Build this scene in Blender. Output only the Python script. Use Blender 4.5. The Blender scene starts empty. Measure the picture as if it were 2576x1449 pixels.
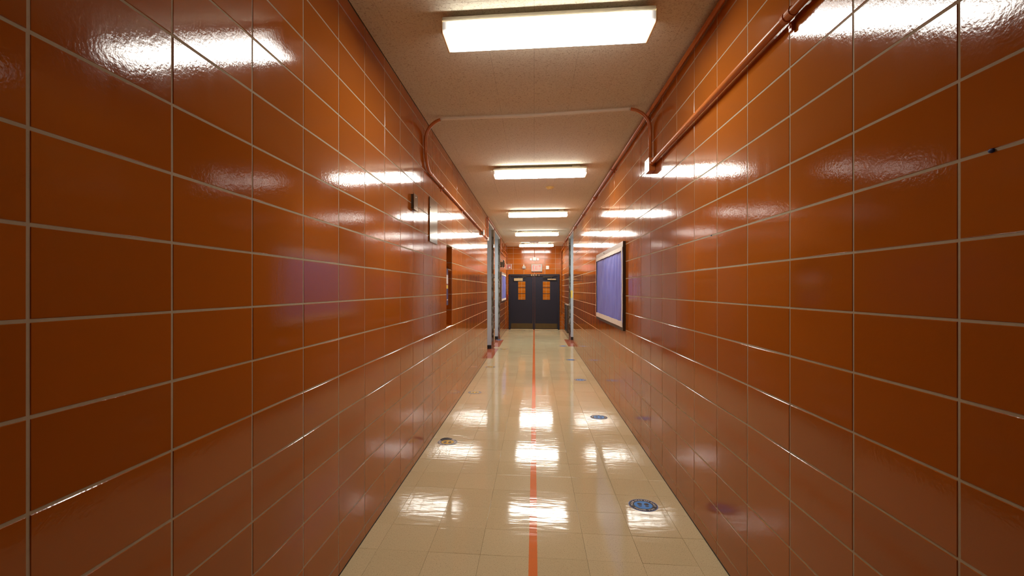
import bpy, bmesh, math, random
from mathutils import Vector, Matrix, noise
R = random.Random(7)
C = bpy.context.scene.collection
SC = bpy.context.scene

# ------------------------------------------------------------------ camera
EYE = 1.531
F_PX = 1222.0
YAW = math.radians(5.65)
cd = bpy.data.cameras.new('camera'); cam = bpy.data.objects.new('camera', cd); C.objects.link(cam)
cam.location = (0, 0, EYE); cam.rotation_euler = (math.pi/2, 0, YAW)
cd.sensor_width = 36; cd.lens = F_PX/2576*36
cd.shift_x = 65/2576; cd.shift_y = 2.5/2576
cd.clip_start = .05; cd.clip_end = 60
SC.camera = cam
# ------------------------------------------------------------------ world, exposure
w = bpy.data.worlds.new('world'); SC.world = w; w.use_nodes = True
w.node_tree.nodes['Background'].inputs[0].default_value = (1, .9, .8, 1)
w.node_tree.nodes['Background'].inputs[1].default_value = 0.0
SC.view_settings.view_transform = 'Standard'; SC.view_settings.look = 'None'
SC.view_settings.exposure = 0.12; SC.view_settings.gamma = 1
SC.view_settings.use_curve_mapping = False
SC.cycles.max_bounces = 12; SC.cycles.diffuse_bounces = 6; SC.cycles.glossy_bounces = 5
SC.cycles.caustics_reflective = True
LAMP = 43.0                      # radiance of the lit diffusers
LAMP_TINT = (1.0, .965, .885)
LEVELS = (.55, .86, 1.1, 1.3, 1.4)   # near lamps dimmed, far ones raised, imitating lens falloff at the edges

# ------------------------------------------------------------------ dimensions
D = 1.036            # half width of the corridor
H = 3.145            # ceiling
YB = 18.5            # far wall
Y0 = -3.2            # wall behind the photographer
OPEN_TOP = 3.056
OPL = [(10.71, 12.40), (12.79, 14.70)]
OPR = [(13.10, 14.75)]
NICHE = (.9026+12*.399, .9026+13*.399, 1.067, 2.062)
FX = [-.918+.304*k for k in range(7)]          # floor joints
FXE = [-D] + FX + [D]
FP = .3033; FY0 = 2.784 - 20*FP

# ------------------------------------------------------------------ materials
def new_mat(name):
    m = bpy.data.materials.new(name); m.use_nodes = True
    nt = m.node_tree; b = nt.nodes['Principled BSDF']
    return m, nt, b
def N(nt, t, **kw):
    n = nt.nodes.new(t)
    for k, v in kw.items():
        if k in n.inputs: n.inputs[k].default_value = v
        else: setattr(n, k, v)
    return n
def simple(name, col, rough=.5, metal=0, spec=.5, var=.04, scale=30, bump=0, emit=None, es=0, coat=0):
    m, nt, b = new_mat(name)
    tc = N(nt, 'ShaderNodeTexCoord')
    nz = N(nt, 'ShaderNodeTexNoise', Scale=scale, Detail=4.0)
    nt.links.new(tc.outputs['Object'], nz.inputs['Vector'])
    mr = N(nt, 'ShaderNodeMapRange'); mr.inputs[3].default_value = 1-var; mr.inputs[4].default_value = 1+var
    nt.links.new(nz.outputs[0], mr.inputs[0])
    mx = N(nt, 'ShaderNodeVectorMath', operation='SCALE'); mx.inputs[0].default_value = col
    nt.links.new(mr.outputs[0], mx.inputs['Scale'])
    nt.links.new(mx.outputs[0], b.inputs['Base Color'])
    b.inputs['Roughness'].default_value = rough; b.inputs['Metallic'].default_value = metal
    b.inputs['Specular IOR Level'].default_value = spec
    b.inputs['Coat Weight'].default_value = coat
    if bump:
        bp = N(nt, 'ShaderNodeBump', Strength=bump, Distance=.002)
        nt.links.new(nz.outputs[0], bp.inputs['Height']); nt.links.new(bp.outputs[0], b.inputs['Normal'])
    if emit:
        b.inputs['Emission Color'].default_value = (*emit, 1); b.inputs['Emission Strength'].default_value = es
    return m

def tile_material():
    m, nt, b = new_mat('glazed_tile')
    L = nt.links.new
    oi = N(nt, 'ShaderNodeObjectInfo'); ge = N(nt, 'ShaderNodeNewGeometry')
    ad = N(nt, 'ShaderNodeMath', operation='ADD'); L(oi.outputs['Random'], ad.inputs[0]); L(ge.outputs['Random Per Island'], ad.inputs[1])
    fr = N(nt, 'ShaderNodeMath', operation='FRACT'); L(ad.outputs[0], fr.inputs[0])
    tc = N(nt, 'ShaderNodeNewGeometry')
    nz = N(nt, 'ShaderNodeTexNoise', Scale=1.7, Detail=3.0); L(tc.outputs['Position'], nz.inputs['Vector'])
    ramp = N(nt, 'ShaderNodeMix', data_type='RGBA')
    ramp.inputs[6].default_value = (.36, .094, .0065, 1); ramp.inputs[7].default_value = (.45, .122, .0095, 1)
    sm = N(nt, 'ShaderNodeMath', operation='MULTIPLY_ADD'); sm.inputs[1].default_value = .6
    m2 = N(nt, 'ShaderNodeMath', operation='MULTIPLY'); m2.inputs[1].default_value = .4
    L(nz.outputs[0], m2.inputs[0]); L(fr.outputs[0], sm.inputs[0]); L(m2.outputs[0], sm.inputs[2])
    L(sm.outputs[0], ramp.inputs[0]); L(ramp.outputs[2], b.inputs['Base Color'])
    # orange peel of the glaze, faint vertical drips
    n1 = N(nt, 'ShaderNodeTexNoise', Scale=95.0, Detail=2.0); L(tc.outputs['Position'], n1.inputs['Vector'])
    mp = N(nt, 'ShaderNodeMapping'); mp.inputs['Scale'].default_value = (9, 9, .8); L(tc.outputs['Position'], mp.inputs['Vector'])
    n2 = N(nt, 'ShaderNodeTexNoise', Scale=1.6, Detail=1.5); L(mp.outputs[0], n2.inputs['Vector'])
    b1 = N(nt, 'ShaderNodeBump', Strength=.32, Distance=.0007); L(n1.outputs[0], b1.inputs['Height'])
    b2 = N(nt, 'ShaderNodeBump', Strength=.08, Distance=.0030); L(n2.outputs[0], b2.inputs['Height']); L(b1.outputs[0], b2.inputs['Normal'])
    L(b2.outputs[0], b.inputs['Normal'])
    mr = N(nt, 'ShaderNodeMapRange'); mr.inputs[3].default_value = .05; mr.inputs[4].default_value = .12
    L(n2.outputs[0], mr.inputs[0]); L(mr.outputs[0], b.inputs['Roughness'])
    b.inputs['Specular IOR Level'].default_value = .5
    b.inputs['IOR'].default_value = 1.52
    return m

def floor_material(name, c1, c2, speck):
    m, nt, b = new_mat(name); L = nt.links.new
    g = N(nt, 'ShaderNodeNewGeometry'); oi = N(nt, 'ShaderNodeObjectInfo')
    ad = N(nt, 'ShaderNodeMath', operation='ADD'); L(oi.outputs['Random'], ad.inputs[0]); L(g.outputs['Random Per Island'], ad.inputs[1])
    fr = N(nt, 'ShaderNodeMath', operation='FRACT'); L(ad.outputs[0], fr.inputs[0])
    base = N(nt, 'ShaderNodeMix', data_type='RGBA'); base.inputs[6].default_value = (*c1, 1); base.inputs[7].default_value = (*c2, 1)
    L(fr.outputs[0], base.inputs[0])
    mp = N(nt, 'ShaderNodeMapping'); mp.inputs['Scale'].default_value = (1, .55, 1); L(g.outputs['Position'], mp.inputs['Vector'])
    s1 = N(nt, 'ShaderNodeTexNoise', Scale=230.0, Detail=4.0, Roughness=.65); L(mp.outputs[0], s1.inputs['Vector'])
    r1 = N(nt, 'ShaderNodeMapRange'); r1.inputs[1].default_value = .585; r1.inputs[2].default_value = .64; L(s1.outputs[0], r1.inputs[0])
    mx1 = N(nt, 'ShaderNodeMix', data_type='RGBA'); mx1.inputs[7].default_value = (*speck, 1)
    k1 = N(nt, 'ShaderNodeMath', operation='MULTIPLY'); k1.inputs[1].default_value = .62; L(r1.outputs[0], k1.inputs[0])
    L(k1.outputs[0], mx1.inputs[0]); L(base.outputs[2], mx1.inputs[6])
    s2 = N(nt, 'ShaderNodeTexNoise', Scale=170.0, Detail=2.0); s2.noise_dimensions = '4D'; s2.inputs['W'].default_value = 5
    L(mp.outputs[0], s2.inputs['Vector'])
    r2 = N(nt, 'ShaderNodeMapRange'); r2.inputs[1].default_value = .62; r2.inputs[2].default_value = .74; L(s2.outputs[0], r2.inputs[0])
    mx2 = N(nt, 'ShaderNodeMix', data_type='RGBA'); mx2.inputs[7].default_value = (min(1, c2[0]*1.3), min(1, c2[1]*1.33), min(1, c2[2]*1.45), 1)
    k2 = N(nt, 'ShaderNodeMath', operation='MULTIPLY'); k2.inputs[1].default_value = .6; L(r2.outputs[0], k2.inputs[0])
    L(k2.outputs[0], mx2.inputs[0]); L(mx1.outputs[2], mx2.inputs[6])
    L(mx2.outputs[2], b.inputs['Base Color'])
    # wax film: buffing ripples across the corridor
    mw = N(nt, 'ShaderNodeMapping'); mw.inputs['Scale'].default_value = (2.6, 10, 1); L(g.outputs['Position'], mw.inputs['Vector'])
    wv = N(nt, 'ShaderNodeTexNoise', Scale=2.1, Detail=2.5, Roughness=.5, Distortion=.5); L(mw.outputs[0], wv.inputs['Vector'])
    b1 = N(nt, 'ShaderNodeBump', Strength=.2, Distance=.0030); L(wv.outputs[0], b1.inputs['Height'])
    lg = N(nt, 'ShaderNodeTexNoise', Scale=3.2, Detail=1.0); L(g.outputs['Position'], lg.inputs['Vector'])
    b2 = N(nt, 'ShaderNodeBump', Strength=.25, Distance=.003); L(lg.outputs[0], b2.inputs['Height']); L(b1.outputs[0], b2.inputs['Normal'])
    L(b2.outputs[0], b.inputs['Normal'])
    b.inputs['Roughness'].default_value = .07
    b.inputs['Specular IOR Level'].default_value = .44
    return m

def ceiling_material():
    m, nt, b = new_mat('acoustic_ceiling_tile'); L = nt.links.new
    g = N(nt, 'ShaderNodeNewGeometry')
    n1 = N(nt, 'ShaderNodeTexNoise', Scale=85.0, Detail=5.0, Roughness=.72, Distortion=.8); L(g.outputs['Position'], n1.inputs['Vector'])
    r1 = N(nt, 'ShaderNodeMapRange'); r1.inputs[1].default_value = .32; r1.inputs[2].default_value = .47; L(n1.outputs[0], r1.inputs[0])
    n3 = N(nt, 'ShaderNodeTexNoise', Scale=1.1, Detail=4.0); L(g.outputs['Position'], n3.inputs['Vector'])
    bs = N(nt, 'ShaderNodeMix', data_type='RGBA'); bs.inputs[6].default_value = (.80, .745, .62, 1); bs.inputs[7].default_value = (.91, .86, .73, 1)
    L(n3.outputs[0], bs.inputs[0])
    mx = N(nt, 'ShaderNodeMix', data_type='RGBA'); mx.inputs[6].default_value = (.42, .31, .20, 1)
    L(r1.outputs[0], mx.inputs[0]); L(bs.outputs[2], mx.inputs[7]); L(mx.outputs[2], b.inputs['Base Color'])
    bp = N(nt, 'ShaderNodeBump', Strength=1.0, Distance=.006); L(n1.outputs[0], bp.inputs['Height']); L(bp.outputs[0], b.inputs['Normal'])
    b.inputs['Roughness'].default_value = .85; b.inputs['Specular IOR Level'].default_value = .2
    return m

def lamp_material(k=1.0):
    m, nt, b = new_mat('lit_diffuser'); L = nt.links.new
    tc = N(nt, 'ShaderNodeTexCoord'); sp = N(nt, 'ShaderNodeSeparateXYZ'); L(tc.outputs['Object'], sp.inputs[0])
    ab = N(nt, 'ShaderNodeMath', operation='ABSOLUTE'); L(sp.outputs[0], ab.inputs[0])
    mr = N(nt, 'ShaderNodeMapRange', interpolation_type='SMOOTHSTEP')
    mr.inputs[1].default_value = .50; mr.inputs[2].default_value = .60; mr.inputs[3].default_value = LAMP*k; mr.inputs[4].default_value = .9
    L(ab.outputs[0], mr.inputs[0])
    b.inputs['Base Color'].default_value = (.8, .8, .78, 1); b.inputs['Roughness'].default_value = .35
    b.inputs['Emission Color'].default_value = (*LAMP_TINT, 1)
    zr = N(nt, 'ShaderNodeMapRange'); zr.inputs[1].default_value = EYE+1.49-H+.004; zr.inputs[2].default_value = EYE+1.49-H+.016
    zr.inputs[3].default_value = 1; zr.inputs[4].default_value = .24; L(sp.outputs[2], zr.inputs[0])
    ml = N(nt, 'ShaderNodeMath', operation='MULTIPLY'); L(mr.outputs[0], ml.inputs[0]); L(zr.outputs[0], ml.inputs[1])
    L(ml.outputs[0], b.inputs['Emission Strength'])
    return m

def steel_material(name, col=(.62, .6, .56), rough=.22, stretch=(1, 1, .05), bump=.25, wav=0):
    m, nt, b = new_mat(name); L = nt.links.new
    g = N(nt, 'ShaderNodeNewGeometry'); mp = N(nt, 'ShaderNodeMapping'); mp.inputs['Scale'].default_value = stretch
    L(g.outputs['Position'], mp.inputs['Vector'])
    n = N(nt, 'ShaderNodeTexNoise', Scale=220.0, Detail=3.0); L(mp.outputs[0], n.inputs['Vector'])
    b.inputs['Base Color'].default_value = (*col, 1); b.inputs['Metallic'].default_value = 1
    mr = N(nt, 'ShaderNodeMapRange'); mr.inputs[3].default_value = rough*.7; mr.inputs[4].default_value = rough*1.5
    L(n.outputs[0], mr.inputs[0]); L(mr.outputs[0], b.inputs['Roughness'])
    bp = N(nt, 'ShaderNodeBump', Strength=bump, Distance=.0004); L(n.outputs[0], bp.inputs['Height'])
    last = bp
    if wav:
        m3 = N(nt, 'ShaderNodeMapping'); m3.inputs['Scale'].default_value = (2, 2, 1.6); L(g.outputs['Position'], m3.inputs['Vector'])
        n2 = N(nt, 'ShaderNodeTexNoise', Scale=5.0, Detail=1.0); L(m3.outputs[0], n2.inputs['Vector'])
        b2 = N(nt, 'ShaderNodeBump', Strength=wav, Distance=.01); L(n2.outputs[0], b2.inputs['Height']); L(bp.outputs[0], b2.inputs['Normal']); last = b2
    L(last.outputs[0], b.inputs['Normal'])
    return m

def glass_material():
    m = bpy.data.materials.new('door_glass'); m.use_nodes = True; nt = m.node_tree; nt.nodes.clear(); L = nt.links.new
    o = N(nt, 'ShaderNodeOutputMaterial'); t = N(nt, 'ShaderNodeBsdfTransparent'); t.inputs[0].default_value = (.93, .95, .93, 1)
    g = N(nt, 'ShaderNodeBsdfGlossy'); g.inputs['Roughness'].default_value = .03
    fz = N(nt, 'ShaderNodeFresnel'); fz.inputs[0].default_value = 1.45
    mx = N(nt, 'ShaderNodeMixShader'); L(fz.outputs[0], mx.inputs[0]); L(t.outputs[0], mx.inputs[1]); L(g.outputs[0], mx.inputs[2]); L(mx.outputs[0], o.inputs[0])
    return m

def worn_ring_material():
    m, nt, b = new_mat('worn_black_vinyl'); L = nt.links.new
    g = N(nt, 'ShaderNodeNewGeometry'); n = N(nt, 'ShaderNodeTexNoise', Scale=28.0, Detail=5.0); L(g.outputs['Position'], n.inputs['Vector'])
    r = N(nt, 'ShaderNodeMapRange'); r.inputs[1].default_value = .49; r.inputs[2].default_value = .62; L(n.outputs[0], r.inputs[0])
    mx = N(nt, 'ShaderNodeMix', data_type='RGBA'); mx.inputs[6].default_value = (.02, .016, .014, 1); mx.inputs[7].default_value = (.30, .27, .25, 1)
    L(r.outputs[0], mx.inputs[0]); L(mx.outputs[2], b.inputs['Base Color']); b.inputs['Roughness'].default_value = .3
    return m

M = dict(
    tile=tile_material(),
    mortar=simple('mortar', (.52, .45, .31), .9, spec=.2, var=.12, scale=60, bump=.3),
    vct=floor_material('cream_floor_tile', (.67, .57, .335), (.72, .62, .375), (.17, .11, .05)),
    vctred=floor_material('red_floor_tile', (.50, .135, .07), (.56, .16, .085), (.30, .07, .04)),
    slab=simple('floor_slab', (.16, .11, .06), .8),
    ceil=ceiling_material(),
    gap=simple('ceiling_gap', (.09, .06, .035), .9),
    dark=simple('dark_caulk', (.02, .016, .012), .6),
    tape=floor_material('orange_tape', (.84, .22, .05), (.86, .23, .055), (.80, .20, .045)),
    enamel=simple('cream_enamel', (.55, .50, .39), .35, var=.03),
    amber=simple('aged_end_plate', (.72, .50, .22), .4),
    orange=simple('orange_gloss_paint', (.56, .165, .034), .30, spec=.5, var=.06, scale=14),
    cream=simple('cream_pipe_paint', (.92, .88, .76), .38, var=.05),
    white=simple('white_plastic', (.78, .76, .70), .35),
    grey=simple('grey_plastic', (.40, .38, .33), .4),
    steel=steel_material('brushed_steel', (.29, .265, .235), .11, bump=.1),
    guard=steel_material('polished_guard', (.50, .42, .33), .08, wav=.5, bump=.06),
    tin=steel_material('galvanised_cover', (.75, .73, .7), .35, bump=.1),
    bronze=simple('bronze_frame', (.07, .05, .032), .35, metal=.4),
    alu=steel_material('aluminium_rail', (.62, .58, .52), .4, stretch=(1, .05, 1)),
    violet=simple('violet_paper', (.185, .215, .68), .5, var=.05, scale=12),
    paper=simple('white_scalloped_paper', (.80, .74, .66), .6),
    blue=simple('blue_grey_wall_paint', (.47, .55, .62), .45, var=.03, scale=8),
    black=simple('black_rubber', (.012, .012, .012), .45),
    door=simple('navy_door_paint', (.013, .013, .024), .45, spec=.3, var=.08, scale=6),
    brass=simple('dull_brass_plate', (.11, .075, .03), .4, metal=.7, var=.15, scale=9),
    tan=simple('tan_closer_cover', (.46, .35, .18), .4),
    gold=simple('gold_letters', (.75, .58, .25), .4),
    glass=glass_material(),
    red=simple('red_plastic', (.50, .03, .03), .3),
    redlit=simple('lit_red_letters', (.8, .05, .05), .4, emit=(1, .10, .07), es=1.0),
    decblue=simple('blue_vinyl', (.06, .29, .78), .35, spec=.2, var=.04),
    decrim=simple('blue_vinyl_rim', (.10, .19, .50), .35, spec=.2),
    decblack=simple('black_vinyl', (.022, .014, .012), .35, spec=.2),
    decworn=worn_ring_material(),
    decyel=simple('yellow_vinyl', (.76, .50, .06), .4, spec=.25, var=.2, scale=35),
    decwhite=simple('white_print', (.75, .70, .64), .3),
    yellow=simple('yellow_sheet', (.80, .60, .12), .5),
    label=simple('white_label', (.72, .68, .62), .5),
    holder=simple('dark_blue_plastic', (.06, .07, .17), .35),
    putty=simple('blue_putty', (.01, .03, .18), .6),
    gong=simple('bell_metal', (.15, .14, .115), .25, metal=.8),
    bulb=simple('lamp_lens', (.8, .8, .78), .15, emit=(1, .96, .9), es=.6),
    smoke=simple('yellowed_plastic', (.85, .64, .22), .4),
)

# ------------------------------------------------------------------ helpers
def bx(bm, x0, x1, y0, y1, z0, z1, bev=0):
    vs = [bm.verts.new((x, y, z)) for z in (z0, z1) for y in (y0, y1) for x in (x0, x1)]
    fs = []
    for q in ((0, 2, 3, 1), (4, 5, 7, 6), (0, 1, 5, 4), (2, 6, 7, 3), (0, 4, 6, 2), (1, 3, 7, 5)):
        fs.append(bm.faces.new([vs[i] for i in q]))
    if bev:
        es = {e for f in fs for e in f.edges}
        bmesh.ops.bevel(bm, geom=list(es), offset=bev, segments=2, affect='EDGES', profile=.6)
def mesh_of(name, bm, mat, smooth=False):
    me = bpy.data.meshes.new(name); bm.to_mesh(me); bm.free()
    me.materials.append(mat)
    if smooth:
        for p in me.polygons: p.use_smooth = True
    return me
def obj(name, bm, mat, parent=None, smooth=False, loc=None):
    o = bpy.data.objects.new(name, mesh_of(name, bm, mat, smooth)); C.objects.link(o)
    if parent is not None: o.parent = parent
    if loc is not None: o.location = loc
    return o
def box(name, mat, b, parent=None, bev=0):
    bm = bmesh.new()
    bs = [b] if not isinstance(b, list) else b
    for q in bs: bx(bm, *q, bev=bev)
    return obj(name, bm, mat, parent)
def struct(o): o['kind'] = 'structure'; return o
def thing(name, label, cat, loc=(0, 0, 0), group=None):
    o = bpy.data.objects.new(name, None); C.objects.link(o); o.location = loc
    o.empty_display_size = .05
    o['label'] = label; o['category'] = cat
    if group: o['group'] = group
    return o
def tag(o, label, cat, group=None):
    o['label'] = label; o['category'] = cat
    if group: o['group'] = group
    return o
def disc(bm, c, n, r, h, seg=24, r2=None):
    """cylinder / cone from c along n, height h"""
    n = Vector(n).normalized(); a = n.orthogonal().normalized(); b = n.cross(a); c = Vector(c); r2 = r if r2 is None else r2
    v1 = [bm.verts.new(c+(a*math.cos(t)+b*math.sin(t))*r) for t in [2*math.pi*i/seg for i in range(seg)]]
    v2 = [bm.verts.new(c+n*h+(a*math.cos(t)+b*math.sin(t))*r2) for t in [2*math.pi*i/seg for i in range(seg)]]
    for i in range(seg):
        j = (i+1) % seg; bm.faces.new((v1[i], v1[j], v2[j], v2[i]))
    bm.faces.new(v1[::-1]); bm.faces.new(v2)
def path_fillet(pts, r, n=8):
    out = [Vector(pts[0])]
    for i in range(1, len(pts)-1):
        p, a, b = Vector(pts[i]), Vector(pts[i-1]), Vector(pts[i+1])
        u, v = (a-p), (b-p); rr = min(r, u.length*.48, v.length*.48)
        u.normalize(); v.normalize()
        ang = u.angle(v); t = rr
        rad = t*math.tan(ang/2); cen = p+(u+v).normalized()*(rad/math.sin(ang/2))
        s, e = (p+u*t-cen), (p+v*t-cen)
        tot = s.angle(e); ax = s.cross(e).normalized()
        for k in range(n+1):
            out.append(cen+(Matrix.Rotation(tot*k/n, 3, ax) @ s))
    out.append(Vector(pts[-1])); return out
def tube(bm, pts, r, seg=12):
    pts = [Vector(p) for p in pts]; rings = []
    t = (pts[1]-pts[0]).normalized(); a = t.orthogonal().normalized()
    for i, p in enumerate(pts):
        d = (pts[min(i+1, len(pts)-1)]-pts[max(i-1, 0)]).normalized()
        a = (a-d*a.dot(d)).normalized(); b = d.cross(a)
        rings.append([bm.verts.new(p+(a*math.cos(2*math.pi*k/seg)+b*math.sin(2*math.pi*k/seg))*r) for k in range(seg)])
    for A, B in zip(rings, rings[1:]):
        for k in range(seg): bm.faces.new((A[k], A[(k+1) % seg], B[(k+1) % seg], B[k]))
    bm.faces.new(rings[0][::-1]); bm.faces.new(rings[-1])
def pipe(name, pts, r, mat, parent, fil=.15, seg=12):
    bm = bmesh.new(); tube(bm, path_fillet(pts, fil) if len(pts) > 2 else pts, r, seg)
    bmesh.ops.recalc_face_normals(bm, faces=bm.faces)
    o = obj(name, bm, mat, parent, smooth=True); return o
def depth(x, y): return y*math.cos(YAW)-x*math.sin(YAW)
def px(x, y, z):
    d = depth(x, y)
    if d < .1: return None
    u = F_PX*(x*math.cos(YAW)+y*math.sin(YAW))/d+1288-65
    return u, 724.5+2.5-F_PX*(z-EYE)/d

# tiles: flat slabs with an eased rim, laid in a frame (origin, u, v, n)
_tm = {}
def tile_mesh(a, b, mat, rim, th, key):
    k = (round(a, 4), round(b, 4), key)
    if k not in _tm:
        bm = bmesh.new()
        def ring(i, z): return [bm.verts.new((sx*(a/2-i), sy*(b/2-i), z)) for sx, sy in ((-1, -1), (1, -1), (1, 1), (-1, 1))]
        r0, r1, r2 = ring(0, -th), ring(0, -rim), ring(rim, 0)
        for A, B in ((r0, r1), (r1, r2)):
            for i in range(4): bm.faces.new((A[i], A[(i+1) % 4], B[(i+1) % 4], B[i]))
        bm.faces.new(r2)
        _tm[k] = mesh_of('tile', bm, mat)
    return _tm[k]
def lay_tiles(parent, rects, frame, mat, key, rim, th, limit, tilt, name='tile', matsel=None):
    """rects (u0,u1,v0,v1); frame(u,v)->point, axes U,V,N"""
    P, U, V, Nn = frame
    rot = Matrix((U, V, Nn)).transposed()
    items = []
    for (u0, u1, v0, v1) in rects:
        if u1-u0 < .006 or v1-v0 < .004: continue
        c = P((u0+u1)/2, (v0+v1)/2)
        d = depth(c.x, c.y); vis = False; ar = 0
        if d > .2:
            q = [px(*P(u, v)) for u in (u0, u1) for v in (v0, v1)]; q = [t for t in q if t]
            xs = [t[0] for t in q]; ys = [t[1] for t in q]
            vis = bool(q) and max(xs) > 0 and min(xs) < 2576 and max(ys) > 0 and min(ys) < 1449
            ar = (u1-u0)*(v1-v0)/d**3
        items.append((0 if vis else 1, -ar, (u0, u1, v0, v1), c))
    items.sort(key=lambda t: (t[0], t[1]))
    rest = {}
    for i, (nv, _, (u0, u1, v0, v1), c) in enumerate(items):
        mm = matsel(c) if matsel else mat
        me = tile_mesh(u1-u0, v1-v0, mm, rim, th, mm.name)
        R4 = rot @ Matrix.Rotation(R.gauss(0, tilt), 3, 'X') @ Matrix.Rotation(R.gauss(0, tilt), 3, 'Y')
        m4 = Matrix.Translation(c+Nn*R.uniform(-1, 1)*(.0003 if tilt else 0)) @ R4.to_4x4()
        if i < limit and nv == 0:
            o = bpy.data.objects.new(name, me); C.objects.link(o); o.parent = parent; o.matrix_local = m4
        else: rest.setdefault(mm.name, (mm, []))[1].append((me, m4))
    for mm, lst in rest.values():
        vs, fs = [], []
        for me, m4 in lst:
            k = len(vs); vs += [tuple(m4 @ v.co) for v in me.vertices]; fs += [tuple(k+i for i in p.vertices) for p in me.polygons]
        me = bpy.data.meshes.new(name); me.from_pydata(vs, [], fs); me.materials.append(mm)
        o = bpy.data.objects.new(name, me); C.objects.link(o); o.parent = parent; o['kind'] = 'stuff'
def grid_rects(region, us, vs, j):
    u0, u1, v0, v1 = region; out = []
    ue = [u0]+[u for u in us if u0+.012 < u < u1-.012]+[u1]
    ve = [v0]+[v for v in vs if v0+.006 < v < v1-.006]+[v1]
    for a, b in zip(ue, ue[1:]):
        for c, d in zip(ve, ve[1:]):
            out.append((a+j/2, b-j/2, c+j/2, d-j/2))
    return out
V3 = Vector
J = .0072

# ------------------------------------------------------------------ side walls
def side_wall(name, s, openings, ys, zs, niche=None):
    T = .16; REC = .0014
    cuts = []; y = Y0
    regs = []                                    # tiled face regions
    segs = sorted([(a, b, 'o') for a, b in openings]+([(niche[0], niche[1], 'n')] if niche else []))
    for a, b, t in segs+[(YB, YB, 'e')]:
        if a > y: regs.append((y, a, .004, H))
        if t == 'o': regs.append((a, b, OPEN_TOP+.03, H))
        if t == 'n': regs.append((a, b, .004, niche[2])); regs.append((a, b, niche[3], H))
        y = b
    bm = bmesh.new()
    for (a, b, c, d) in regs:
        x0, x1 = s*(D+REC), s*(D+T)
        c = 0 if c < .01 else (OPEN_TOP if c == OPEN_TOP+.03 else c)
        bx(bm, min(x0, x1), max(x0, x1), a, b, c, d)
    if niche:
        x0, x1 = s*(D+T), s*(D+T+.06)
        bx(bm, min(x0, x1), max(x0, x1), niche[0]-.05, niche[1]+.05, niche[2]-.05, niche[3]+.05)
    wl = struct(obj(name, bm, M['mortar']))
    rects = []
    for r in regs: rects += grid_rects(r, ys, zs, J)
    if s < 0: fr = (lambda u, v: V3((-D, u, v)), V3((0, -1, 0)), V3((0, 0, 1)), V3((-1, 0, 0)))
    # orientation: U x V = N pointing into the corridor
    if s < 0: fr = (lambda u, v: V3((-D, u, v)), V3((0, 1, 0)), V3((0, 0, 1)), V3((1, 0, 0)))
    else: fr = (lambda u, v: V3((D, u, v)), V3((0, -1, 0)), V3((0, 0, 1)), V3((-1, 0, 0)))
    lay_tiles(wl, rects, fr, M['tile'], 'w', .0016, .012, 295, .0018)
    return wl
ysL = [.9026+.399*k for k in range(-11, 45)]
zsL = [.072+.199*k for k in range(0, 16)]
ysR = [1.300-.397*k for k in range(1, 13)][::-1]+[1.300+.3957*k for k in range(0, 45)]
zsR = [1.650-.1957*8+.1957*k for k in range(0, 16)]
wallL = side_wall('wall_left', -1, OPL, ysL, zsL, NICHE)
wallR = side_wall('wall_right', 1, OPR, ysR, zsR)
# tiles lining the niche: far return, near return, back, sill
n0, n1, nz0, nz1 = NICHE
zz = [z for z in zsL if nz0-.01 < z < nz1+.01]
for a, b in zip(zz, zz[1:]):
    for yy, nn in ((n1, V3((0, -1, 0))), (n0, V3((0, 1, 0)))):
        me = tile_mesh(.155, b-a-J, M['tile'], .0016, .006, 'glazed_tile')
        o = bpy.data.objects.new('tile', me); C.objects.link(o); o.parent = wallL
        V = V3((0, 0, 1)); U = V.cross(nn)
        o.matrix_local = Matrix.Translation((-D-.081, yy-(.0 if nn.y < 0 else -.0)+nn.y*.005, (a+b)/2)) @ Matrix((U, V, nn)).transposed().to_4x4()
    me = tile_mesh(n1-n0-.012, b-a-J, M['tile'], .0016, .006, 'glazed_tile')
    o = bpy.data.objects.new('tile', me); C.objects.link(o); o.parent = wallL
    o.matrix_local = Matrix.Translation((-D-.154, (n0+n1)/2, (a+b)/2)) @ Matrix((V3((0, 1, 0)), V3((0, 0, 1)), V3((1, 0, 0)))).transposed().to_4x4()
bm = bmesh.new()                                  # bull-nosed sill
prof = [(-.155, .0), (-.155, .024), (-.02, .010), (-.006, .0065), (.001, 0.0), (.002, -.006), (-.001, -.012), (-.02, -.012)]
A = [bm.verts.new((-D+x, n0+.006, nz0+z)) for x, z in prof]; B = [bm.verts.new((-D+x, n1-.006, nz0+z)) for x, z in prof]
for i in range(len(prof)):
    j = (i+1) % len(prof); bm.faces.new((A[i], A[j], B[j], B[i]))
bm.faces.new(A[::-1]); bm.faces.new(B); bmesh.ops.recalc_face_normals(bm, faces=bm.faces)
obj('sill_tile', bm, M['tile'], wallL)

# dark caulk line at the foot of the walls
for i, (s, ops) in enumerate(((-1, OPL), (1, OPR))):
    y = Y0; bs = []
    for a, b in ops+[(YB, YB)]:
        if a > y: bs.append((min(s*(D-.0015), s*(D+.01)), max(s*(D-.0015), s*(D+.01)), y, a, 0, .006))
        y = b
    struct(box('trim_%d' % (i+1), M['dark'], bs))

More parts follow.
